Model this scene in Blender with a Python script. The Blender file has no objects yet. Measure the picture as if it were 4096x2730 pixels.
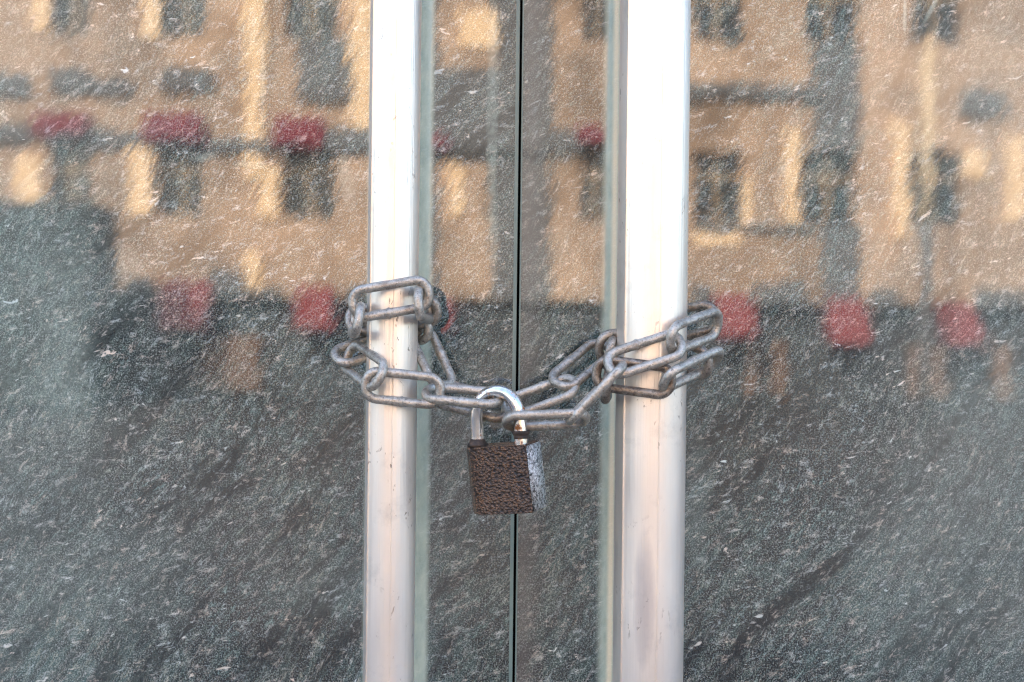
import bpy, bmesh, math, random
from mathutils import Vector, Matrix, noise as mnoise
random.seed(7)
R = math.radians
C = bpy.context.scene.collection
sc = bpy.context.scene

# ------------------------------------------------------------------ camera
FOC = 52.05
CAM = Vector((0.0, -0.9, 0.0))
ROLL = R(0.66)
cd = bpy.data.cameras.new('camera'); cam = bpy.data.objects.new('camera', cd); C.objects.link(cam)
cam.location = CAM
CAMROT = Matrix.Rotation(R(90), 3, 'X') @ Matrix.Rotation(ROLL, 3, 'Z')
cam.rotation_euler = CAMROT.to_euler()
cd.lens = FOC; cd.sensor_width = 36; cd.clip_start = 0.01; cd.clip_end = 3000
cd.dof.use_dof = True; cd.dof.focus_distance = 0.845; cd.dof.aperture_fstop = 6.3
sc.camera = cam

# ------------------------------------------------------------------ sky, sun, exposure
SUN_EL, SUN_AZ = R(34), R(-24)           # azimuth from +Y (behind the doors) towards +X
w = bpy.data.worlds.new('World'); sc.world = w; w.use_nodes = True
nt = w.node_tree; nt.nodes.clear()
sky = nt.nodes.new('ShaderNodeTexSky'); sky.sky_type = 'NISHITA'; sky.sun_disc = False
sky.sun_elevation = SUN_EL; sky.sun_rotation = SUN_AZ; sky.dust_density = 4.0; sky.air_density = 1.0; sky.ozone_density = 0.6
bg = nt.nodes.new('ShaderNodeBackground'); bg.inputs[1].default_value = 0.15
out = nt.nodes.new('ShaderNodeOutputWorld')
nt.links.new(sky.outputs[0], bg.inputs[0]); nt.links.new(bg.outputs[0], out.inputs[0])
sl = bpy.data.lights.new('sun', 'SUN'); sl.energy = 2.0; sl.angle = R(0.5); sl.color = (1.0, 0.93, 0.84)
so = bpy.data.objects.new('sun', sl); C.objects.link(so)
sdir = Vector((math.sin(SUN_AZ) * math.cos(SUN_EL), math.cos(SUN_AZ) * math.cos(SUN_EL), math.sin(SUN_EL)))
so.rotation_euler = sdir.to_track_quat('Z', 'Y').to_euler(); so.location = sdir * 40
sc.view_settings.view_transform = 'Standard'; sc.view_settings.look = 'None'
sc.view_settings.gamma = 1; sc.view_settings.use_curve_mapping = False
sc.view_settings.exposure = 2.7
sc.cycles.use_adaptive_sampling = False; sc.cycles.filter_width = 1.05; sc.cycles.max_bounces = 8; sc.cycles.transparent_max_bounces = 12; sc.cycles.use_denoising = True; sc.cycles.denoising_prefilter = 'ACCURATE'; sc.cycles.denoising_input_passes = 'RGB_ALBEDO_NORMAL'
sc.cycles.caustics_reflective = True; sc.cycles.sample_clamp_indirect = 6

# ------------------------------------------------------------------ helpers
def W(px, py, y):
    """world point where the picture position (4096 x 2730 scale) meets the plane Y=y"""
    k = 36.0 / FOC / 4096.0
    d = CAMROT @ Vector(((px - 2048) * k, (1365 - py) * k, -1.0))
    t = (y - CAM.y) / d.y
    return CAM + d * t

def link(o, parent=None):
    C.objects.link(o)
    if parent is not None: o.parent = parent
    return o

def tag(o, label=None, cat=None, group=None, kind=None):
    if label: o['label'] = label
    if cat: o['category'] = cat
    if group: o['group'] = group
    if kind: o['kind'] = kind
    return o

def empty(name, loc, label, cat, group=None):
    o = bpy.data.objects.new(name, None); o.location = loc; link(o); o.empty_display_size = 0.02
    bpy.context.view_layer.update()
    return tag(o, label, cat, group)

def obj(name, bm, mat, parent=None, smooth=False, loc=None):
    me = bpy.data.meshes.new(name)
    bmesh.ops.recalc_face_normals(bm, faces=bm.faces)
    if smooth:
        for f in bm.faces: f.smooth = True
    bm.to_mesh(me); bm.free()
    for m in (mat if isinstance(mat, (list, tuple)) else [mat]): me.materials.append(m)
    o = bpy.data.objects.new(name, me); link(o, parent)
    if parent is not None:                     # meshes are written in world coordinates
        o.matrix_parent_inverse = Matrix.Translation(-parent.location)
    if loc is not None: o.location = loc
    return o

def box(bm, x0, x1, y0, y1, z0, z1, mi=0):
    vs = [bm.verts.new((x, y, z)) for x in (x0, x1) for y in (y0, y1) for z in (z0, z1)]
    for q in ((0,1,3,2),(4,6,7,5),(0,4,5,1),(2,3,7,6),(0,2,6,4),(1,5,7,3)):
        f = bm.faces.new([vs[i] for i in q]); f.material_index = mi

def sweep(bm, pts, rads, seg=14, closed=False, caps=True):
    """tube along points with a parallel-transported frame"""
    n = len(pts); rings = []
    def tan(i):
        if closed: return (pts[(i+1) % n] - pts[(i-1) % n]).normalized()
        return (pts[min(i+1, n-1)] - pts[max(i-1, 0)]).normalized()
    t = tan(0); u = t.orthogonal().normalized()
    for i in range(n):
        t2 = tan(i); q = t.rotation_difference(t2); u = (q @ u); u = (u - t2 * u.dot(t2)).normalized(); t = t2
        v = t.cross(u)
        rings.append([bm.verts.new(pts[i] + (u * math.cos(a) + v * math.sin(a)) * rads[i]) for a in [2*math.pi*k/seg for k in range(seg)]])
    for i in range(n if closed else n-1):
        a = rings[i]; b = rings[(i+1) % n]
        for k in range(seg): bm.faces.new((a[k], a[(k+1) % seg], b[(k+1) % seg], b[k]))
    if not closed and caps:
        bm.faces.new(rings[0]); bm.faces.new(rings[-1])

# ------------------------------------------------------------------ node helpers
class N:
    def __init__(s, name):
        s.m = bpy.data.materials.new(name); s.m.use_nodes = True
        s.t = s.m.node_tree; s.t.nodes.clear()
        s.out = s.t.nodes.new('ShaderNodeOutputMaterial')
    def n(s, ty, **k):
        x = s.t.nodes.new(ty)
        for a, b in k.items(): setattr(x, a, b)
        return x
    def L(s, a, b): s.t.links.new(a, b)
    def setv(s, node, key, v):
        if hasattr(v, 'is_output'): s.L(v, node.inputs[key])
        else: node.inputs[key].default_value = v
    def math(s, op, a, b=0.0, c=None, clamp=False):
        x = s.n('ShaderNodeMath', operation=op, use_clamp=clamp); s.setv(x, 0, a); s.setv(x, 1, b)
        if c is not None: s.setv(x, 2, c)
        return x.outputs[0]
    def co(s): return s.n('ShaderNodeTexCoord').outputs['Object']
    def mapping(s, v, rot=(0,0,0), scale=(1,1,1), loc=(0,0,0)):
        x = s.n('ShaderNodeMapping'); s.L(v, x.inputs[0]); x.inputs['Rotation'].default_value = rot
        x.inputs['Scale'].default_value = scale; x.inputs['Location'].default_value = loc
        return x.outputs[0]
    def noise(s, v, scale, detail=4, rough=0.55, dist=0.0, ty='FBM', out=0):
        x = s.n('ShaderNodeTexNoise'); x.noise_type = ty; s.L(v, x.inputs['Vector'])
        x.inputs['Scale'].default_value = scale; x.inputs['Detail'].default_value = detail
        x.inputs['Roughness'].default_value = rough; x.inputs['Distortion'].default_value = dist
        return x.outputs[out]
    def mr(s, v, a, b, c=0.0, d=1.0, smooth=False):
        x = s.n('ShaderNodeMapRange'); x.interpolation_type = 'SMOOTHSTEP' if smooth else 'LINEAR'
        s.setv(x, 0, v); x.inputs[1].default_value = a; x.inputs[2].default_value = b
        x.inputs[3].default_value = c; x.inputs[4].default_value = d
        return x.outputs[0]
    def mix(s, f, a, b, bt='MIX'):
        x = s.n('ShaderNodeMix', data_type='RGBA', blend_type=bt)
        s.setv(x, 0, f)
        for k, v in ((6, a), (7, b)):
            if hasattr(v, 'is_output'): s.L(v, x.inputs[k])
            else: x.inputs[k].default_value = (*v, 1) if len(v) == 3 else v
        return x.outputs[2]
    def xyz(s, v):
        x = s.n('ShaderNodeSeparateXYZ'); s.L(v, x.inputs[0]); return x.outputs
    def bump(s, h, dist, strength=1.0, normal=None):
        x = s.n('ShaderNodeBump'); s.L(h, x.inputs['Height']); x.inputs['Distance'].default_value = dist
        x.inputs['Strength'].default_value = strength
        if normal is not None: s.L(normal, x.inputs['Normal'])
        return x.outputs[0]
    def bsdf(s, color, rough=0.5, metal=0.0, normal=None, spec=0.5, **k):
        x = s.n('ShaderNodeBsdfPrincipled')
        if not hasattr(color, 'is_output'): color = (*color, 1)
        s.setv(x, 'Base Color', color); s.setv(x, 'Roughness', rough); s.setv(x, 'Metallic', metal)
        s.setv(x, 'Specular IOR Level', spec)
        if normal is not None: s.L(normal, x.inputs['Normal'])
        for a, b in k.items(): s.setv(x, a.replace('_', ' '), b)
        s.L(x.outputs[0], s.out.inputs[0]); return x

def plain(name, col, rough=0.7, metal=0.0, var=0.12, scale=3.0):
    s = N(name); v = s.co(); f = s.noise(v, scale, 5, 0.6)
    a = tuple(c * (1 - var) for c in col); b = tuple(min(1, c * (1 + var)) for c in col)
    s.bsdf(s.mix(s.mr(f, .3, .7), a, b), rough, metal, s.bump(f, 0.02 / scale, 0.3)); return s.m

SEAM = W(2070, 1365, 0).x
def PX(px, py):                                   # a spot on the doors, in metres from the seam
    p = W(px, py, 0); return p.x - SEAM, p.z
SMEARS_GLARE_LEFT = [(*PX(300, 1150), .05, .03, 0, .12), (*PX(420, 2300), .07, .035, 10, .08), (*PX(1300, 2350), .05, .02, 5, .10), (*PX(1970, 380), .0040, .085, 0, .40), (*PX(1975, 900), .0030, .045, 0, .25), (*PX(270, 1500), .022, .045, 3, .16), (*PX(150, 1750), .05, .05, 0, .07),  # smears and stains, plus pale reflections painted in as soft patches
               (*PX(1385, 720), .005, .020, 10, .30), (*PX(1050, 330), .0016, .030, 0, .30), (*PX(820, 630), .008, .0030, 12, .45), (*PX(1000, 660), .012, .0025, -5, .35)]
SMEARS_GLARE_RIGHT = [(*PX(3700, 2200), .05, .08, -20, .08), (*PX(2790, 2050), .009, .05, 0, .16), (*PX(3620, 60), .0014, .013, 0, .6), (*PX(3730, 30), .0016, .014, -28, .6), (*PX(3140, 680), .005, .005, 0, .35), (*PX(3980, 400), .03, .07, 0, .12), (*PX(3950, 1600), .035, .03, 0, .12)]  # scratches and smears, plus painted patches of pale reflected haze
BAR_REFL = {False: (-PX(1722, 1365)[0], -PX(1480, 1365)[0], .0022), True: (PX(2408, 1365)[0], PX(2720, 1365)[0], .0028)}  # extent of the painted bar reflection on each leaf

# ---- slate-patterned sheet
def slate_material(name, shift, seamside):
    s = N(name); v0 = s.co()
    v = s.mapping(v0, loc=(shift, 0, shift * .7))
    # gently bend the bedding direction over the sheet
    wv = s.n('ShaderNodeVectorMath', operation='MULTIPLY_ADD')
    nz = s.n('ShaderNodeTexNoise'); s.L(v, nz.inputs['Vector']); nz.inputs['Scale'].default_value = 9; nz.inputs['Detail'].default_value = 3
    s.L(nz.outputs[1], wv.inputs[0]); wv.inputs[1].default_value = (.035, .0, .035); s.L(v, wv.inputs[2])
    vw = wv.outputs[0]
    TA = 34
    # object XZ plane; rotate about Y then squeeze along the streak
    streak = s.mapping(s.mapping(vw, rot=(0, R(-TA), 0)), scale=(1, 1, .30))
    streak2 = s.mapping(s.mapping(vw, rot=(0, R(-TA - 8), 0)), scale=(1, 1, .16))
    flat = s.mapping(s.mapping(vw, rot=(0, R(-72), 0)), scale=(1, 1, .42))
    big = s.noise(v, 7, 3, .5)
    med = s.noise(streak, 150, 5, .70, .5)
    dark = s.noise(streak2, 48, 4, .6, .2)
    fine = s.noise(streak, 520, 4, .8, .3)
    grain = s.noise(v, 1100, 3, .8)
    base = s.mix(s.mr(big, .38, .64), (.005, .017, .017), (.048, .098, .090))
    base = s.mix(s.mr(med, .44, .56), s.mix(.85, base, (.002, .006, .008)), base)
    lightc = s.mix(s.mr(s.noise(v, 14, 2), .4, .6), (.24, .39, .36), (.42, .42, .33))
    f1 = s.math('MULTIPLY', s.mr(fine, .52, .64), s.mr(med, .40, .62, .15, 1.0))
    base = s.mix(s.math('MULTIPLY', f1, .95), base, lightc)
    base = s.mix(s.mr(grain, .53, .62, 0, .75), base, (.44, .50, .48))
    base = s.mix(s.mr(grain, .49, .41, 0, .95), base, (.002, .004, .006))
    d1 = s.mr(dark, .47, .36)
    base = s.mix(s.math('MULTIPLY', d1, .85), base, (.002, .006, .009))
    d2 = s.math('MULTIPLY', s.mr(s.noise(s.mapping(s.mapping(vw, rot=(0, R(-TA - 6), 0)), scale=(1, 1, .22)), 22, 5, .65, .3), .47, .36), s.mr(med, .35, .6, 1.0, .45))
    base = s.mix(s.math('MULTIPLY', d2, .8), base, (.002, .009, .012))
    # pale chips: iso-bands of a noise, broken up by another one
    def chips(vec, sc1, wdt, sc2, lo, hi, dist=.6):
        a = s.noise(vec, sc1, 4, .7, dist)
        r = s.math('ABSOLUTE', s.math('SUBTRACT', a, .5))
        r = s.mr(r, wdt, 0.0)
        return s.math('MULTIPLY', r, s.mr(s.noise(s.mapping(vec, loc=(3.1, 0, 7.7)), sc2, 4, .7), lo, hi))
    chipc = s.mix(s.mr(s.noise(v, 60, 2), .4, .6), (.92, .82, .70), (.74, .86, .86))
    x = s.xyz(v0)[0]
    zone = s.mr(s.noise(v, 16, 3, .6), .35, .65, .45, 1.0)
    c1 = chips(streak, 240, .040, 300, .52, .64)
    base = s.mix(s.math('MULTIPLY', c1, .5), base, chipc)
    c2 = chips(flat, 330, .06, 210, .54, .64, 1.2)
    base = s.mix(s.math('MULTIPLY', c2, s.math('MULTIPLY', zone, .8)), base, chipc)
    blob = s.mr(s.noise(flat, 230, 4, .65, .6), .65, .69)
    base = s.mix(s.math('MULTIPLY', blob, s.math('MULTIPLY', zone, .95)), base, chipc)
    # brown tint patches
    base = s.mix(s.mr(s.noise(v, 5.5, 2), .5, .75, 0, .3), base, (.14, .12, .10))
    if seamside:
        # rubbed film along the closing edge of the right leaf
        e = s.mr(s.math('ADD', x, s.mr(big, 0, 1, -.004, .004)), .019, .006)
        base = s.mix(s.math('MULTIPLY', e, .4), base, s.mix(s.mr(grain, .3, .7), (.13, .12, .11), (.22, .20, .18)))
    # thin settled dust, plus reflected haze painted in towards the outer door edges
    z = s.xyz(v0)[2]
    dd = s.math('ADD', s.mr(s.noise(v, 5, 4, .6), .50, .78, 0.0, .02), s.mr(s.math('ABSOLUTE', x), .17, .31, .0, .16))
    wob = s.mr(s.noise(v, 38, 5, .7), 0, 1, -1.0, 1.0)
    def smear_glare(cx, cz, sx, sz, rot, amt):  # soft pale patch, used for stains and for painted reflections
        c, n_ = math.cos(R(rot)), math.sin(R(rot))
        ux = s.math('SUBTRACT', x, cx); uz = s.math('SUBTRACT', z, cz)
        a = s.math('DIVIDE', s.math('ADD', s.math('MULTIPLY', ux, c), s.math('MULTIPLY', uz, n_)), sx)
        b = s.math('DIVIDE', s.math('SUBTRACT', s.math('MULTIPLY', uz, c), s.math('MULTIPLY', ux, n_)), sz)
        d = s.math('ADD', s.math('ADD', s.math('MULTIPLY', a, a), s.math('MULTIPLY', b, b)), wob)
        return s.mr(d, 1.4, -.2, 0, amt, True)
    for q in SMEARS_GLARE_RIGHT if seamside else SMEARS_GLARE_LEFT: dd = s.math('ADD', dd, smear_glare(*q))
    dd = s.math('MULTIPLY', dd, s.mr(s.noise(v, 260, 3, .7), .35, .65, .4, 1.1), clamp=True)
    base = s.mix(dd, base, (.40, .52, .47))
    # pull bar's reflection painted as a soft band, mostly hidden behind the bar
    sg = 1 if seamside else -1
    ax = s.math('MULTIPLY', x, sg); b0, b1, soft = BAR_REFL[seamside]
    reflf = s.math('MULTIPLY', s.mr(ax, b0 - soft, b0 + soft, 0, 1, True), s.mr(ax, b1 + .004, b1, 0, 1, True))
    reflc = s.mix(s.mr(s.noise(s.mapping(v, scale=(1, 1, .4)), 120, 4, .7), .35, .65), (.36, .44, .36), (.54, .60, .48))
    if seamside:
        ln = s.mr(s.math('ABSOLUTE', s.math('SUBTRACT', ax, b0 + .0068)), .0030, .0004, 0, .95, True)  # bright streak of the reflected bar, painted in
        reflc = s.mix(ln, reflc, (.98, .84, .58))
    base = s.mix(s.math('MULTIPLY', reflf, s.mr(grain, .3, .7, .95, .70)), base, reflc)
    h = s.math('ADD', med, s.math('MULTIPLY', fine, .6))
    bs = s.bsdf(base, .6, 0, s.bump(h, .0012, .5), spec=.1)
    bs.inputs['Coat Weight'].default_value = 1.0; bs.inputs['Coat IOR'].default_value = 1.95; bs.inputs['Coat Roughness'].default_value = 0.03
    wv1 = s.bump(s.noise(v, 22, 2, .5), .00004, 1.0); wv2 = s.bump(s.noise(streak, 55, 3, .6), .00003, 1.0, wv1)
    s.L(wv2, bs.inputs['Coat Normal'])
    return s.m

# ---- weathered galvanised steel
def chain_material():
    s = N('weathered_galvanised_steel'); v = s.co()
    oi = s.n('ShaderNodeObjectInfo')
    add = s.n('ShaderNodeVectorMath', operation='ADD'); s.L(v, add.inputs[0]); s.L(oi.outputs['Random'], add.inputs[1])
    v = add.outputs[0]
    n1 = s.noise(v, 200, 4, .65); n2 = s.noise(v, 650, 4, .75); n3 = s.noise(v, 1300, 2, .6)
    col = s.mix(s.mr(n1, .35, .65), (.35, .33, .285), (.56, .53, .47))
    col = s.mix(s.mr(n2, .54, .66, 0, .6), col, (.64, .635, .62))
    col = s.mix(s.mr(s.noise(v, 90, 4, .65, .4), .52, .70, 0, .55), col, (.17, .13, .10))
    col = s.mix(s.mr(n2, .45, .36, 0, .75), col, (.13, .115, .10))
    col = s.mix(s.mr(n3, .68, .73, 0, .8), col, (.9, .9, .88))
    # some links are browner than the rest: object colour, red channel
    cs = s.n('ShaderNodeSeparateColor'); s.L(oi.outputs['Color'], cs.inputs[0])
    col = s.mix(s.math('MULTIPLY', cs.outputs[0], s.mr(n1, .3, .6, 1.0, .55)), col, s.mix(s.mr(n2, .4, .6), (.075, .050, .035), (.20, .145, .105)))
    s.bsdf(col, s.mr(n1, .3, .7, .28, .44), .66, s.bump(s.math('ADD', n2, s.math('MULTIPLY', n1, 1.5)), .0006, .7), spec=.5)
    return s.m

# ---- dull extruded aluminium
def pole_material(name, seed, stain=None):
    s = N(name); v = s.mapping(s.co(), loc=(seed, seed, 0))
    lines = s.noise(s.mapping(v, scale=(1, 1, .008)), 900, 3, .7)
    patch = s.noise(s.mapping(v, scale=(1, 1, .35)), 24, 4, .6)
    fine = s.noise(v, 600, 3, .7)
    col = s.mix(s.mr(patch, .35, .7), (.86, .80, .73), (.97, .91, .83))
    # dirt specks and short rust runs
    sp = s.noise(s.mapping(v, scale=(1, 1, .45)), 260, 3, .7, .5)
    msk = s.mr(s.noise(v, 22, 3, .6), .46, .62)
    spk = s.math('MULTIPLY', s.mr(sp, .63, .68), msk)
    col = s.mix(s.math('MULTIPLY', spk, .8), col, (.20, .13, .08))
    col = s.mix(s.math('MULTIPLY', s.mr(s.noise(v, 45, 5, .7), .55, .72), .35), col, (.52, .49, .46))
    r = s.math('ADD', s.mr(patch, .3, .7, .28, .38), s.math('MULTIPLY', spk, .3))
    met = .72
    if stain:
        cx, cz, sx, sz = stain
        X = s.xyz(s.co())
        wob = s.mr(s.noise(s.mapping(v, scale=(1, 1, .3)), 110, 4, .65), 0, 1, -.8, .8)
        dx = s.math('DIVIDE', s.math('SUBTRACT', X[0], cx), sx); dz = s.math('DIVIDE', s.math('SUBTRACT', X[2], cz), sz)
        d = s.math('ADD', s.math('ADD', s.math('MULTIPLY', dx, dx), s.math('MULTIPLY', dz, dz)), wob)
        f = s.mr(d, 1.8, -.4, 0, .6)
        col = s.mix(f, col, (.24, .25, .32))
    nb = s.bump(lines, .0004, .8)
    s.bsdf(col, r, met, s.bump(fine, .0001, .35, nb), spec=.5, Anisotropic=.35)
    return s.m

M_chain = chain_material()

# ------------------------------------------------------------------ the setting: street behind the camera, seen mirrored in the panes
GZ = -1.45
M_pave = plain('pavement_stone', (.15, .15, .15), .8, 0, .15, 4)
M_road = plain('asphalt', (.045, .046, .048), .85, 0, .2, 2)
bm = bmesh.new(); box(bm, -60, 60, -4.0, 3, GZ - .3, GZ)
tag(obj('pavement', bm, M_pave), kind='structure')
bm = bmesh.new(); box(bm, -60, 60, -33.2, -29.5, GZ - .3, GZ)
tag(obj('pavement', bm, M_road), kind='structure')
bm = bmesh.new(); box(bm, -1500, 1500, -1500, 1500, GZ - .5, GZ - .13)
tag(obj('road', bm, M_road), kind='structure')

M_stucco = plain('ochre_stucco', (.43, .30, .205), .85, 0, .45, .8)
M_trim = plain('yellow_plaster', (.93, .66, .39), .8, 0, .06, 2)
M_dark = plain('window_glass_dark', (.022, .028, .032), .25, 0, .1, 1)
M_red = plain('red_canvas', (.24, .045, .045), .8, 0, .12, 2)
M_red2 = plain('maroon_canvas', (.18, .02, .03), .8, 0, .12, 2)
M_greyst = plain('grey_plaster', (.14, .14, .14), .85, 0, .12, 2)
M_shop = plain('dark_shop_front', (.05, .055, .06), .6, 0, .2, 1)
M_brick = plain('brown_pier', (.20, .12, .08), .8, 0, .15, 2)
FY = -33.1
def fx(px): return (px - 1176.5) * .01 * 1.0
def fz(py): return (784 - py) * .01 * 1.0
def fbox(bm, x0, x1, y0, y1, d0, d1, roll=True):
    """a box on the far facade; x and z read in 1 cm steps from the facade's origin, depth d towards the doors"""
    box(bm, fx(x0) - .0115 * 0, fx(x1), FY + d0, FY + d1, fz(y1), fz(y0))

def facade():
    b = empty('ochre_building', (0, FY, GZ), 'sunlit ochre town building with dark windows and red awnings, mirrored in the glass doors', 'building')
    Z1 = 11.5
    # wall built round its openings
    wins = []
    colsx = [(-470, -370), (-180, -80), (115, 200), (362, 462), (648, 765), (900, 990), (1120, 1200), (1330, 1400), (1590, 1698), (1840, 1960), (2085, 2200), (2400, 2500), (2700, 2800)]
    rows = [(340, 505), (-75, 92), (-480, -320)]
    xs = sorted(set([-800, 3300] + [v for c in colsx for v in c]))
    bm = bmesh.new()
    # horizontal bands
    edges = [(-1150 + 784 - 784, -480), (-320, -75), (92, 340), (505, 690)]
    for y0, y1 in edges: fbox(bm, -800, 3300, y0, y1, -.5, 0)
    for ri, (y0, y1) in enumerate(rows):
        px = -800
        for c0, c1 in colsx:
            fbox(bm, px, c0, y0, y1, -.5, 0); px = c1
            wins.append((c0, c1, y0, y1))
        fbox(bm, px, 3300, y0, y1, -.5, 0)
    obj('wall', bm, M_stucco, b)
    for c0, c1, y0, y1 in wins:
        bm = bmesh.new(); fbox(bm, c0, c1, y0, y1, -.42, -.36)
        wo = obj('window', bm, M_dark, b)
        bm = bmesh.new(); xm = (c0 + c1) / 2; ym = y0 + (y1 - y0) * .35
        fbox(bm, xm - 2, xm + 2, y0, y1, -.355, -.30); fbox(bm, c0, c1, ym - 2, ym + 2, -.35, -.31)
        obj('frame', bm, M_trim, wo).matrix_parent_inverse = Matrix.Identity(4)
    # ground floor
    bm = bmesh.new(); fbox(bm, -800, 3300, 690, 929, -.5, -.35)
    obj('shop_front', bm, M_shop, b)
    for x0, x1 in ((200, 250), (460, 600), (1715, 1740), (1780, 1805), (2090, 2180), (2290, 2330)):
        bm = bmesh.new(); fbox(bm, x0, x1, 780, 905, -.34, -.1); obj('pier', bm, M_brick, b)
    # pale pilaster strips beside the windows
    for x0, x1, y0, y1 in ((70, 110, -75, 92), (322, 362, -75, 100), (560, 600, -200, 420), (800, 850, -200, 300), (42, 92, 375, 485), (300, 348, 345, 505), (592, 638, 395, 510), (565, 600, 590, 670), (1700, 1722, 400, 510), (1800, 1828, 290, 505), (2045, 2080, 270, 540), (2305, 2345, 300, 500), (1030, 1060, 380, 500)):
        bm = bmesh.new(); fbox(bm, x0, x1, y0, y1, .004, .16); obj('pilaster', bm, M_trim, b)
    for x0, x1, y0, y1 in ((1590, 1700, 528, 560), (2205, 2262, 335, 400), (1050, 1130, 30, 110)):
        bm = bmesh.new(); fbox(bm, x0, x1, y0, y1, .004, .10); obj('sill_panel', bm, M_trim, b)
    # grey ornament bands and string courses
    for x0, x1, y0, y1 in ((-60, 60, 185, 232), (110, 200, 172, 222), (205, 292, 195, 226), (372, 482, 172, 216), (680, 800, 95, 235), (1560, 1870, 192, 222), (205, 330, 312, 348), (462, 628, 328, 358), (-200, 70, 300, 338), (742, 1330, 300, 352), (1590, 1860, 510, 522), (2200, 2300, 200, 250), (300, 358, 655, 690), (490, 560, 630, 690), (800, 850, 660, 690), (1590, 1632, 650, 690), (1730, 1850, 640, 690), (2000, 2060, 655, 690), (2240, 2353, 650, 690), (560, 640, 668, 690)):
        bm = bmesh.new(); fbox(bm, x0, x1, y0, y1, .003, .22); obj('moulding', bm, M_greyst, b)
    # recessed dark strip between the two house halves
    for q in ((1862, 1968, 92, 340), (1880, 1975, 505, 690)):
        bm = bmesh.new(); fbox(bm, *q, .002, .05); obj('wall_recess', bm, M_greyst, b)
    bm = bmesh.new(); fbox(bm, 955, 1000, -100, 690, .0015, .03); obj('wall_bay', bm, M_greyst, b)
    bm = bmesh.new(); fbox(bm, 1132, 1262, -100, 690, .0015, .03); obj('wall_bay', bm, M_greyst, b)
    bm = bmesh.new(); fbox(bm, 1000, 1132, 160, 372, .0015, .03); obj('wall_bay', bm, M_greyst, b)
    # awnings
    def awning(x0, x1, y0, y1, m, d=.9):
        bm = bmesh.new(); X0, X1, T, B = fx(x0), fx(x1), fz(y0), fz(y1)
        v = [bm.verts.new(p) for p in ((X0, FY, T), (X1, FY, T), (X1, FY + d, B + .15), (X0, FY + d, B + .15), (X0, FY + d, B), (X1, FY + d, B), (X0, FY, B + .1), (X1, FY, B + .1))]
        for q in ((0, 1, 2, 3), (3, 2, 5, 4), (0, 3, 4, 6), (1, 7, 5, 2), (6, 4, 5, 7)): bm.faces.new([v[i] for i in q])
        obj('awning', bm, m, b)
    for a in ((80, 205, 270, 330), (332, 460, 268, 338), (628, 742, 272, 345), (985, 1032, 300, 350), (1318, 1385, 285, 330)): awning(*a, M_red2, .5)
    for a in ((372, 485, 655, 768), (682, 772, 662, 765), (1640, 1722, 668, 772), (1892, 1982, 672, 782), (2152, 2235, 688, 785), (30, 110, 660, 765), (1000, 1040, 690, 760)): awning(*a, M_red, .8)
    bm = bmesh.new(); fbox(bm, -850, 3350, -1190, -1150, -.8, .4); obj('roof', bm, M_greyst, b)
    bm = bmesh.new(); box(bm, fx(-800), fx(3300), FY - 9, FY - .51, GZ - .1, fz(-1150)); obj('rear_wing', bm, M_stucco, b)
facade()

# low dark kiosk standing before the building, mirrored at the left
k = empty('street_kiosk', (fx(60) * .9, FY + 3.2, GZ), 'low dark teal kiosk mirrored at the left of the doors', 'kiosk')
bm = bmesh.new(); box(bm, -15, fx(262) * .93, FY + 2.2, FY + 4.2, GZ, fz(500) * .93)
obj('wall', bm, plain('teal_boards', (.035, .048, .052), .7, 0, .2, 2), k)
bm = bmesh.new(); box(bm, -15.1, fx(268) * .93, FY + 2.1, FY + 4.3, fz(500) * .93, fz(494) * .93)
obj('roof', bm, M_greyst, k)
# flagpole
fp = empty('flagpole', (fx(2125) * .9, FY + 3.4, GZ), 'tall cream flagpole mirrored in the right glass door', 'flagpole')
P = Vector((fx(2125) * .9, FY + 3.4, GZ)); top = fz(100) * .9; mid = fz(500) * .9
bm = bmesh.new(); sweep(bm, [P, P + Vector((0, 0, mid - GZ))], [.14, .14], 12); obj('lower_sleeve', bm, M_greyst, fp, True)
bm = bmesh.new(); sweep(bm, [Vector((P.x, P.y, mid - .05)), Vector((P.x, P.y, top))], [.13, .11], 12); obj('pole', bm, plain('cream_paint', (.85, .66, .42), .5), fp, True)
bm = bmesh.new(); bmesh.ops.create_uvsphere(bm, u_segments=12, v_segments=8, radius=.15, matrix=Matrix.Translation((P.x, P.y, top + .1))); obj('finial', bm, M_trim, fp, True)

# the house the doors belong to: shades the doors from the sun behind it
hw = empty('entrance_wall', (0, .2, GZ), 'grey plaster house wall around the glass doors', 'wall')
bm = bmesh.new()
box(bm, -14, -1.06, .05, .35, GZ - .1, 3.6); box(bm, 1.06, 14, .05, .35, GZ - .1, 3.6); box(bm, -1.06, 1.06, .05, .35, .95, 3.6)
obj('plaster', bm, plain('wall_plaster', (.42, .40, .37), .9, 0, .1, 3), hw)
bm = bmesh.new()
box(bm, -1.055, -1.012, -.01, .08, GZ, .945); box(bm, 1.012, 1.055, -.01, .08, GZ, .945); box(bm, -1.01, 1.01, -.01, .08, .90, .945)
obj('door_frame', bm, plain('door_frame_metal', (.5, .5, .5), .4, .8), hw)

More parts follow.
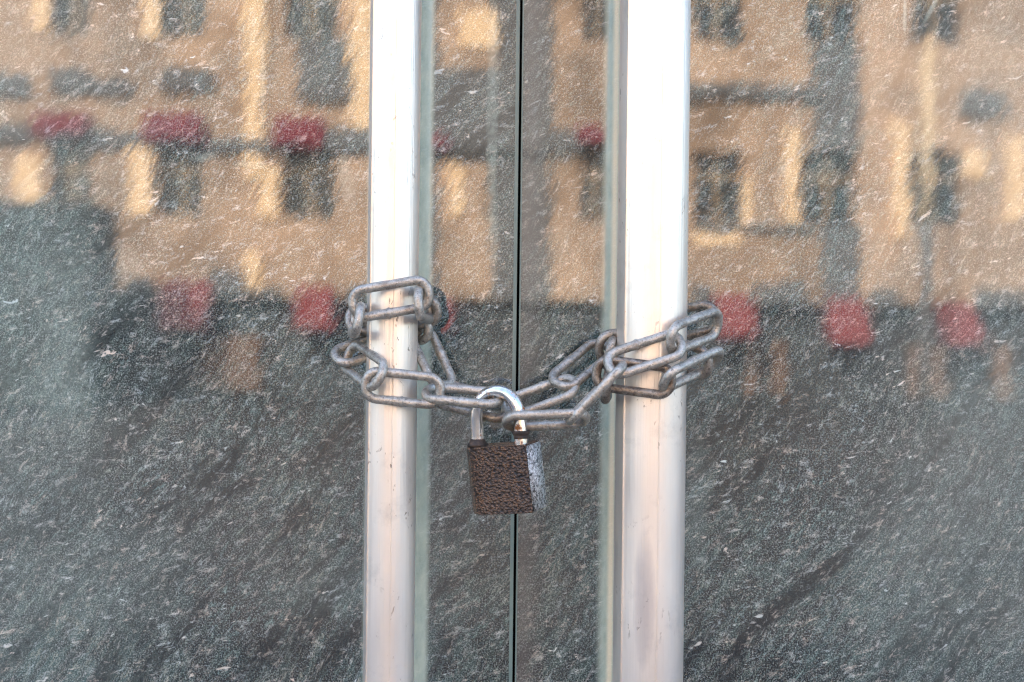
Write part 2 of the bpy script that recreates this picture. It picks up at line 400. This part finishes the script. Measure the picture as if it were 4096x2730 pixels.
# ------------------------------------------------------------------ the two glass doors
def door(sign, label):
    e = empty('glass_door', (SEAM + sign * .5, .01, GZ + .02), label, 'door')
    x_in = SEAM + sign * .0011; x_out = SEAM + sign * 1.0
    z0, z1 = GZ + .02, .895
    # glass panel printed with the slate pattern, polished clear outer face; object origin on the seam
    bm = bmesh.new(); a, c = sorted((sign * .0011, sign * .999)); box(bm, a, c, 0, .022, z0, z1)
    o = obj('glass_panel', bm, slate_material('slate_glass_left' if sign < 0 else 'slate_glass_right', 0.0 if sign < 0 else 2.3, sign > 0), e, loc=(SEAM, .0002, 0))
    # ground pane edge
    wdt = .0019 if sign < 0 else .0006
    s = N('ground_glass_edge'); v = s.co(); f = s.noise(s.mapping(v, scale=(1, 1, .1)), 300, 3)
    s.bsdf(s.mix(f, (.10, .17, .17), (.19, .28, .27)), .35, 0, spec=.6)
    bm = bmesh.new(); a, c = sorted((x_in + (-.0003 * sign), x_in + sign * wdt)); box(bm, a, c, -.0008, .0005, z0, z1)
    obj('pane_edge', bm, s.m, e)
    return e
dl = door(-1, 'left glass door backed with dark slate pattern, with the narrower pull bar')
dr = door(1, 'right glass door backed with dark slate pattern, with the wider pull bar')
bm = bmesh.new(); box(bm, SEAM - .02, SEAM + .02, .0235, .05, GZ + .02, .895)
s = N('black_rubber'); s.bsdf((.002, .002, .002), .9, 0, spec=.0)
obj('seal', bm, s.m, dl)

def profile_left(wd, dp):
    """outline of the extruded bar, x across, y depth (negative = towards the street); flat lip on the left, fine groove"""
    pts = []; sharp = []
    a = wd / 2
    pts.append((-a, .2 * dp)); sharp.append(1)
    pts.append((-a, -.05 * dp)); sharp.append(0)
    lip = -a * .85
    pts.append((lip, -.30 * dp)); sharp.append(1)
    n = 36
    x0 = lip + .0002
    for i in range(n + 1):
        t = i / n
        ang = math.pi * (.83 - .83 * t)       # from left shoulder round to the right side
        X = a * math.cos(ang); Y = -.5 * dp * (math.sin(ang) ** .95 if math.sin(ang) > 0 else 0)
        if i == 0: X, Y = x0, -.315 * dp
        if t > 0 and abs(X - a * .12) < a * .03:
            pts.append((X - .0002, Y)); sharp.append(1); pts.append((X, Y + .00035)); sharp.append(1); X += .0003
        pts.append((X, Y)); sharp.append(1 if i == 0 else 0)
    pts.append((a, .2 * dp)); sharp.append(0)
    for i in range(1, 10):
        ang = math.pi * i / 10
        pts.append((a * math.cos(ang), .2 * dp + .3 * dp * math.sin(ang))); sharp.append(0)
    return pts, sharp

def pull_bar(door_e, px, wpx, yc, dp, mat, label):
    c = W(px, 1365, yc); wd = wpx / 4096 * 36 / FOC * (yc - dp * .3 - CAM.y)
    pts, sharp = profile_left(wd, dp)
    bm = bmesh.new(); zs = [-.80, -.5, -.25, 0, .25, .5, .80]
    rings = [[bm.verts.new((c.x + p[0], yc + p[1], z)) for p in pts] for z in zs]
    n = len(pts)
    for i in range(len(zs) - 1):
        for kx in range(n):
            f = bm.faces.new((rings[i][kx], rings[i][(kx+1) % n], rings[i+1][(kx+1) % n], rings[i+1][kx])); f.smooth = True
    bm.faces.new(rings[0]); bm.faces.new(rings[-1])
    bm.edges.ensure_lookup_table()
    for i in range(len(zs) - 1):
        for kx in range(n):
            if sharp[kx]:
                e = bm.edges.get((rings[i][kx], rings[i+1][kx]))
                if e: e.smooth = False
    o = obj('pull_bar', bm, mat, door_e); o['label'] = label
    for z in (-.62, .62):
        bm = bmesh.new(); sweep(bm, [Vector((c.x, yc + dp * .3, z)), Vector((c.x, -.0005, z))], [.009, .009], 20)
        obj('standoff', bm, mat, o, True).matrix_parent_inverse = Matrix.Identity(4)
    return c, wd
sx = W(2572, 2380, -.07)
M_p1 = pole_material('aluminium_bar_narrow', 0.31)
M_p2 = pole_material('aluminium_bar_wide', 1.7, (sx.x, sx.z, .0048, .030))
cL, wL = pull_bar(dl, 1568, 203, -.060, .030, M_p1, 'narrow round-fronted aluminium pull bar')
cR, wR = pull_bar(dr, 2608, 282, -.060, .038, M_p2, 'wide aluminium pull bar with a violet scuff')

# ------------------------------------------------------------------ the chain
WIRE = .00262; LC = .0440; WC = .0155
chain = empty('steel_chain', W(2048, 1600, -.078), 'weathered grey steel chain looped round both pull bars and locked in the middle', 'chain')

def link_mesh(L, Wd, weld, seed):
    r = min(.0068, Wd / 2 - .0003); hx, hy = L / 2, Wd / 2; pts = []
    def arc(cx, cy, a0, a1, n=9):
        for i in range(n): 
            a = a0 + (a1 - a0) * i / (n - 1); pts.append(Vector((cx + r * math.cos(a), cy + r * math.sin(a), 0)))
    def line(p, q, n):
        for i in range(1, n): pts.append(p.lerp(q, i / n))
    arc(hx - r, hy - r, 0, math.pi / 2); s0 = pts[-1].copy(); line(s0, Vector((-hx + r, hy, 0)), 26)
    arc(-hx + r, hy - r, math.pi / 2, math.pi); arc(-hx + r, -hy + r, math.pi, 1.5 * math.pi)
    line(Vector((-hx + r, -hy, 0)), Vector((hx - r, -hy, 0)), 26); arc(hx - r, -hy + r, 1.5 * math.pi, 2 * math.pi)
    # drop coincident neighbours
    q = [pts[0]]
    for p in pts[1:]:
        if (p - q[-1]).length > .0002: q.append(p)
    if (q[0] - q[-1]).length < .0002: q.pop()
    rad = []
    rs = random.Random(seed); wx = rs.uniform(-.003, .003)
    for p in q:
        k = WIRE * (1 + .035 * mnoise.noise(p * 160 + Vector((seed, 0, 0))))
        if weld and p.y * weld > hy * .9:
            d = (p.x - wx) / .0008
            k *= 1 + .22 * math.exp(-d * d * 1.6) + .07 * math.exp(-((p.x - wx) / .004) ** 2)
        rad.append(k)
        p.z += .0003 * mnoise.noise(p * 60 + Vector((0, seed, 3)))
    bm = bmesh.new(); sweep(bm, q, rad, 16, closed=True)
    return bm

BROWN = {16: .85, 15: .7, 18: .55, 19: .8, 10: .55, 20: .3, 11: .15, 2: .5, 4: .6, 6: .2, 22: .4, 23: .4}
def chain_link(A, B, ya, yb, hint, weld=0, seed=0, fit=True):
    """A, B: picture positions of the two end bends (wire centre); hint: direction of the link's width (right, up, towards viewer)"""
    a = W(A[0], A[1], ya); b = W(B[0], B[1], yb)
    ax = b - a; Lr = ax.length; mid = (a + b) / 2; X = ax.normalized()
    h = CAMROT @ Vector(hint); Y = (h - X * h.dot(X)).normalized(); Z = X.cross(Y)
    L = Lr if .0415 < Lr < .0475 else min(max(Lr, .0415), .0475)
    if abs(L - Lr) > 1e-5: print('link', seed, 'length %.1f mm' % (Lr * 1000))
    me = bpy.data.meshes.new('link'); bm = link_mesh(L, WC, weld, seed)
    bmesh.ops.recalc_face_normals(bm, faces=bm.faces)
    for f in bm.faces: f.smooth = True
    bm.to_mesh(me); bm.free(); me.materials.append(M_chain)
    o = bpy.data.objects.new('link', me); link(o, chain)
    Mx = Matrix((X, Y, Z)).transposed().to_4x4(); Mx.translation = mid
    o.matrix_parent_inverse = Matrix.Translation(-chain.location)
    o.matrix_basis = Mx; o.color = (BROWN.get(seed - 1, .0), 0, 0, 1)
    return o

def c1(x, y): return (1280 + x / 2.412, 1050 + y / 2.412)
def c2(x, y): return (1700 + x / 2.613, 1500 + y / 2.613)
def c3(x, y): return (2050 + x / 2.614, 1200 + y / 2.614)
def D(a, b): return (a, b)
LK = [
  # --- left bar
  (c1(318, 412), c1(1050, 290), -.0800, -.0805, (0, 1, .10), -1),     # 0 front link, upper turn
  (c1(952, 395), c1(1060, 430), -.0860, -.0440, (-.10, 1, .1), 0),      # 1 right side, runs back
  (c1(1128, 450), c1(440, 560), -.0480, -.0400, (-.3, 1, .2), 0),      # 2 behind the bar
  (c1(372, 555), c1(330, 560), -.0870, -.0440, (.20, 1, 0), 0),        # 3 left side, runs back
  (c1(290, 540), c1(960, 600), -.0430, -.0385, (.2, 1, -.5), 0),       # 4 behind the bar
  (c1(272, 890), c1(580, 1110), -.0500, -.0860, (.5, 1, 0), 0),        # 5 lower left corner
  (c1(160, 925), c1(840, 700), -.0560, -.0385, (.15, .62, -.8), 0),     # 6 left, runs behind the bar
  (c1(950, 640), c1(1195, 1180), -.0400, -.0600, (1, .4, -1.2), 1),     # 7 down to the lock from behind
  (c1(445, 1175), c1(1152, 1250), -.0805, -.0800, (0, 1, .12), -1),   # 8 front link, lower turn
  (c2(45, 185), c2(752, 250), -.0740, -.0775, (0, .40, -.9), -1),      # 9 to the shackle
  (c2(165, 195), c2(850, 370), -.0590, -.0660, (0, .75, -.65), 0),      # 10 rear link to the right
  # --- right
  (c2(850, 490), c3(765, 1240), -.0860, -.0850, (0, .45, .9), -1),     # 11 shackle to edge-on link
  (c3(600, 1260), c3(1150, 685), -.0850, -.0870, (.05, .05, 1), 0),    # 12 edge-on link
  (c3(1015, 690), c3(1750, 450), -.0860, -.0850, (-.3, 1, -.75), 1),    # 13 front link upper
  (c3(1650, 430), c3(2150, 235), -.0880, -.0590, (.3, 1, .1), -1),      # 14 right side upper
  (c3(2120, 165), c3(1400, 330), -.0560, -.0390, (-.2, 1, .1), -1),     # 15 behind the bar upper
  (c3(890, 760), c3(1650, 860), -.0790, -.0845, (-.1, 1, .05), 0),        # 16 front link lower
  (c3(1590, 860), c3(2150, 600), -.0890, -.0640, (.1, .62, .8), 1),      # 17 right side lower
  (c3(2050, 692), c3(1400, 440), -.0690, -.0420, (-.3, 1, .05), 0),     # 18 behind the bar lower
  (c3(985, 905), c3(1010, 870), -.0830, -.0400, (.12, 1, 0), 0),       # 19 runs back beside the bar
  (c3(480, 880), c3(965, 480), -.0700, -.0480, (.45, .8, -.9), 1),      # 20 slack rear run
  (c2(905, 340), c2(1500, 120), -.0655, -.0690, (.3, 1, -1.0), 1),      # 21 rear run from the middle
  (c3(975, 490), c3(1500, 420), -.0520, -.0390, (.1, 1, .4), 0),      # 22 behind the bar
  (c3(1010, 560), c3(1060, 560), -.0620, -.0200, (.2, 1, .1), 0),      # 23 
  (c1(985, 620), c1(560, 720), -.0440, -.0260, (.2, 1, .3), 0),      # 24 behind the left bar
]
for i, a in enumerate(LK): chain_link(*a, seed=i + 1)

# ------------------------------------------------------------------ the padlock
def lock_materials():
    s = N('hammered_brown_enamel'); v = s.co()
    vo = s.n('ShaderNodeTexVoronoi'); vo.feature = 'SMOOTH_F1'; s.L(s.mapping(v, scale=(1, 1, 1.25)), vo.inputs['Vector']); vo.inputs['Scale'].default_value = 640
    vo.inputs['Randomness'].default_value = 1; vo.inputs['Smoothness'].default_value = .35
    n = s.noise(v, 900, 3, .6, .5); n0 = s.noise(v, 60, 4, .6)
    h = s.math('ADD', s.math('MULTIPLY', vo.outputs[0], -1.0), s.math('MULTIPLY', n, .7))
    col = s.mix(s.mr(n0, .35, .65), (.080, .050, .036), (.17, .105, .070))
    col = s.mix(s.mr(s.noise(v, 420, 3, .6), .52, .66, 0, .75), col, (.30, .15, .065))
    col = s.mix(s.mr(h, -.15, .12, 0, .5), col, (.26, .155, .095))  # glints on the bumps, darker pits between, painted into the colour
    col = s.mix(s.mr(vo.outputs[0], .45, .75, 0, .75), col, (.012, .008, .008))
    s.bsdf(col, .22, .5, s.bump(h, .0024, 1.0), spec=1.0)
    a = s.m
    s = N('scaled_grey_zinc'); v = s.co(); n = s.noise(v, 520, 5, .8, .3); n2 = s.noise(v, 900, 3, .7)
    col = s.mix(s.mr(n, .44, .56), (.03, .035, .037), (.62, .65, .66)); col = s.mix(s.mr(n2, .55, .64), col, (.92, .93, .92))
    s.bsdf(col, .5, .35, s.bump(n, .0009, .9)); b = s.m
    s = N('rusty_chrome'); v = s.co(); n = s.noise(v, 170, 5, .7, .3); n2 = s.noise(s.mapping(v, scale=(1, 1, .15)), 500, 3)
    f = s.mr(n, .555, .63)
    col = s.mix(s.mr(n2, .3, .7), (.62, .61, .60), (.82, .81, .79)); col = s.mix(f, col, s.mix(n2, (.32, .12, .03), (.14, .055, .02)))
    s.bsdf(col, s.mr(f, 0, 1, .14, .8), s.mr(f, 0, 1, 1, .1), s.bump(n, .0003, .4)); c = s.m
    s = N('perished_rubber'); v = s.co(); n = s.noise(v, 300, 4, .6)
    s.bsdf(s.mix(s.mr(n, .4, .7), (.018, .015, .014), (.075, .05, .035)), .6, 0, s.bump(n, .0005, .8)); d = s.m
    return a, b, c, d
M_ham, M_zinc, M_chr, M_rub = lock_materials()
Pr = W(*c2(1005, 700), -.0865); Pl = W(*c2(548, 735), -.0745)
lock = empty('padlock', (Pl + Pr) / 2, 'rusty brown hammered-finish padlock hanging from the chain between the pull bars', 'padlock')
# local frame: X along the body, Y towards the street, Z up the body
yaw, roll_, pit = R(-23), R(-6.2), R(2)
F = CAMROT @ Matrix(((1, 0, 0), (0, 0, 1), (0, -1, 0))).inverted()      # x right, -y towards viewer, z up
def unit_cols(m): return [Vector(m.col[i]).normalized() for i in range(3)]
Xw = (CAMROT @ Vector((1, 0, 0))); Zw = (CAMROT @ Vector((0, 1, 0))); Yw = Zw.cross(Xw)
base = Matrix((Xw, Yw, Zw)).transposed()
Rl = base @ Matrix.Rotation(roll_, 3, 'Y') @ Matrix.Rotation(pit, 3, 'X') @ Matrix.Rotation(yaw, 3, 'Z')
O = W(*c2(797, 726), -.0795)       # centre of the body's top face
def LP(x, y, z): return O + Rl @ Vector((x, y, z))
# section: x across, y depth (negative towards the street)
sec = []
Xl, Xr, T = -.0208, .0185, .0093
for i in range(13):
    a = math.pi / 2 + math.pi * i / 12
    sec.append((Xl + .0062 + .0062 * math.cos(a), T * math.sin(a) * (1 - .0 * i)))
sec = [(Xl + .0115 + .0115 * math.cos(math.pi / 2 + math.pi * i / 14), T * (math.sin(math.pi / 2 + math.pi * i / 14))) for i in range(15)]
sec += [(-.003, -T - .0006), (.004, -T - .0009), (.011, -T - .0008), (Xr, -T)]
sec += [(Xr, T)]
H = .0375
def extrude_sec(sec, zs, scales, seam=()):
    bm = bmesh.new(); rings = []
    cx = (Xl + Xr) / 2
    for z, k in zip(zs, scales):
        rings.append([bm.verts.new(LP(cx + (p[0] - cx) * k, p[1] * k, z)) for p in sec])
    n = len(sec)
    for i in range(len(zs) - 1):
        for j in range(n):
            f = bm.faces.new((rings[i][j], rings[i][(j+1) % n], rings[i+1][(j+1) % n], rings[i+1][j])); f.smooth = True
    bm.faces.new(rings[0]); bm.faces.new(rings[-1])
    bm.normal_update()
    for e in bm.edges:
        if len(e.link_faces) == 2 and e.calc_face_angle() > R(40): e.smooth = False
    return bm
zs = [0, -.0006, -.0018] + [-.0018 - (H - .0036) * i / 8 for i in range(1, 9)] + [-H + .0006, -H]
ks = [.965, .985, 1.0] + [1.0] * 8 + [.985, .96]
body = obj('body', extrude_sec(sec, zs, ks), M_ham, lock)
# zinc end plate, let into the right end
bm = bmesh.new()
for (x0, x1, y0, y1, z0, z1) in ((Xr - .0004, Xr + .0016, -T + .0001, T - .0002, -H + .0004, -.0008),):
    vs = [bm.verts.new(LP(x, y, z)) for x in (x0, x1) for y in (y0, y1) for z in (z0, z1)]
    for q in ((0,1,3,2),(4,6,7,5),(0,4,5,1),(2,3,7,6),(0,2,6,4),(1,5,7,3)): bm.faces.new([vs[i] for i in q])
bmesh.ops.bevel(bm, geom=list(bm.edges), offset=.0005, segments=2, affect='EDGES')
obj('end_plate', bm, M_zinc, lock, True)
# shackle
def circ3(bm, prof, c, up, seg=24):
    u = up.orthogonal().normalized(); v = up.cross(u); rings = []
    for r, z in prof: rings.append([bm.verts.new(c + up * z + (u * math.cos(a) + v * math.sin(a)) * r) for a in [2*math.pi*k/seg for k in range(seg)]])
    for i in range(len(prof) - 1):
        for k in range(seg): bm.faces.new((rings[i][k], rings[i][(k+1) % seg], rings[i+1][(k+1) % seg], rings[i+1][k]))
    bm.faces.new(rings[0]); bm.faces.new(rings[-1])
kp = [(c2(549, 760), -.0745), (c2(548, 640), -.0745), (c2(543, 520), -.0747), (c2(541, 420), -.0750), (c2(556, 325), -.0755), (c2(602, 245), -.0765), (c2(672, 190), -.0780), (c2(752, 172), -.0800), (c2(835, 190), -.0820), (c2(905, 245), -.0838), (c2(958, 325), -.0850), (c2(985, 410), -.0857), (c2(995, 500), -.0860), (c2(1000, 600), -.0862), (c2(1006, 740), -.0864)]
K = [W(p[0], p[1], y) for p, y in kp]
def catmull(P, n=6):
    out = []
    for i in range(len(P) - 1):
        p0, p1, p2, p3 = P[max(i-1, 0)], P[i], P[i+1], P[min(i+2, len(P)-1)]
        for j in range(n):
            t = j / n
            out.append(.5 * ((2*p1) + (p2 - p0) * t + (2*p0 - 5*p1 + 4*p2 - p3) * t*t + (3*p1 - p0 - 3*p2 + p3) * t**3))
    return out + [P[-1]]
kk = catmull(K)
bm = bmesh.new(); sweep(bm, kk, [.0037] * len(kk), 24); obj('shackle', bm, M_chr, lock, True)
upL = (K[1] - K[0]).normalized(); upR = (K[-2] - K[-1]).normalized()
bm = bmesh.new(); circ3(bm, [(.0058, -.0006), (.0056, .0008), (.0046, .0022), (.0041, .0035), (.0035, .0036)], W(*c2(549, 738), -.0745), upL); obj('rubber_collar', bm, M_rub, lock, True)
bm = bmesh.new(); circ3(bm, [(.0035, -.0010), (.0040, -.0010), (.0041, .0002), (.0039, .0006), (.0044, .0011), (.0053, .0031), (.0050, .0034), (.0035, .0024)], W(*c2(1004, 650), -.0863), upR); o = obj('rubber_collar', bm, M_rub, lock, True); o['label'] = 'flared rubber collar slid up the shackle'
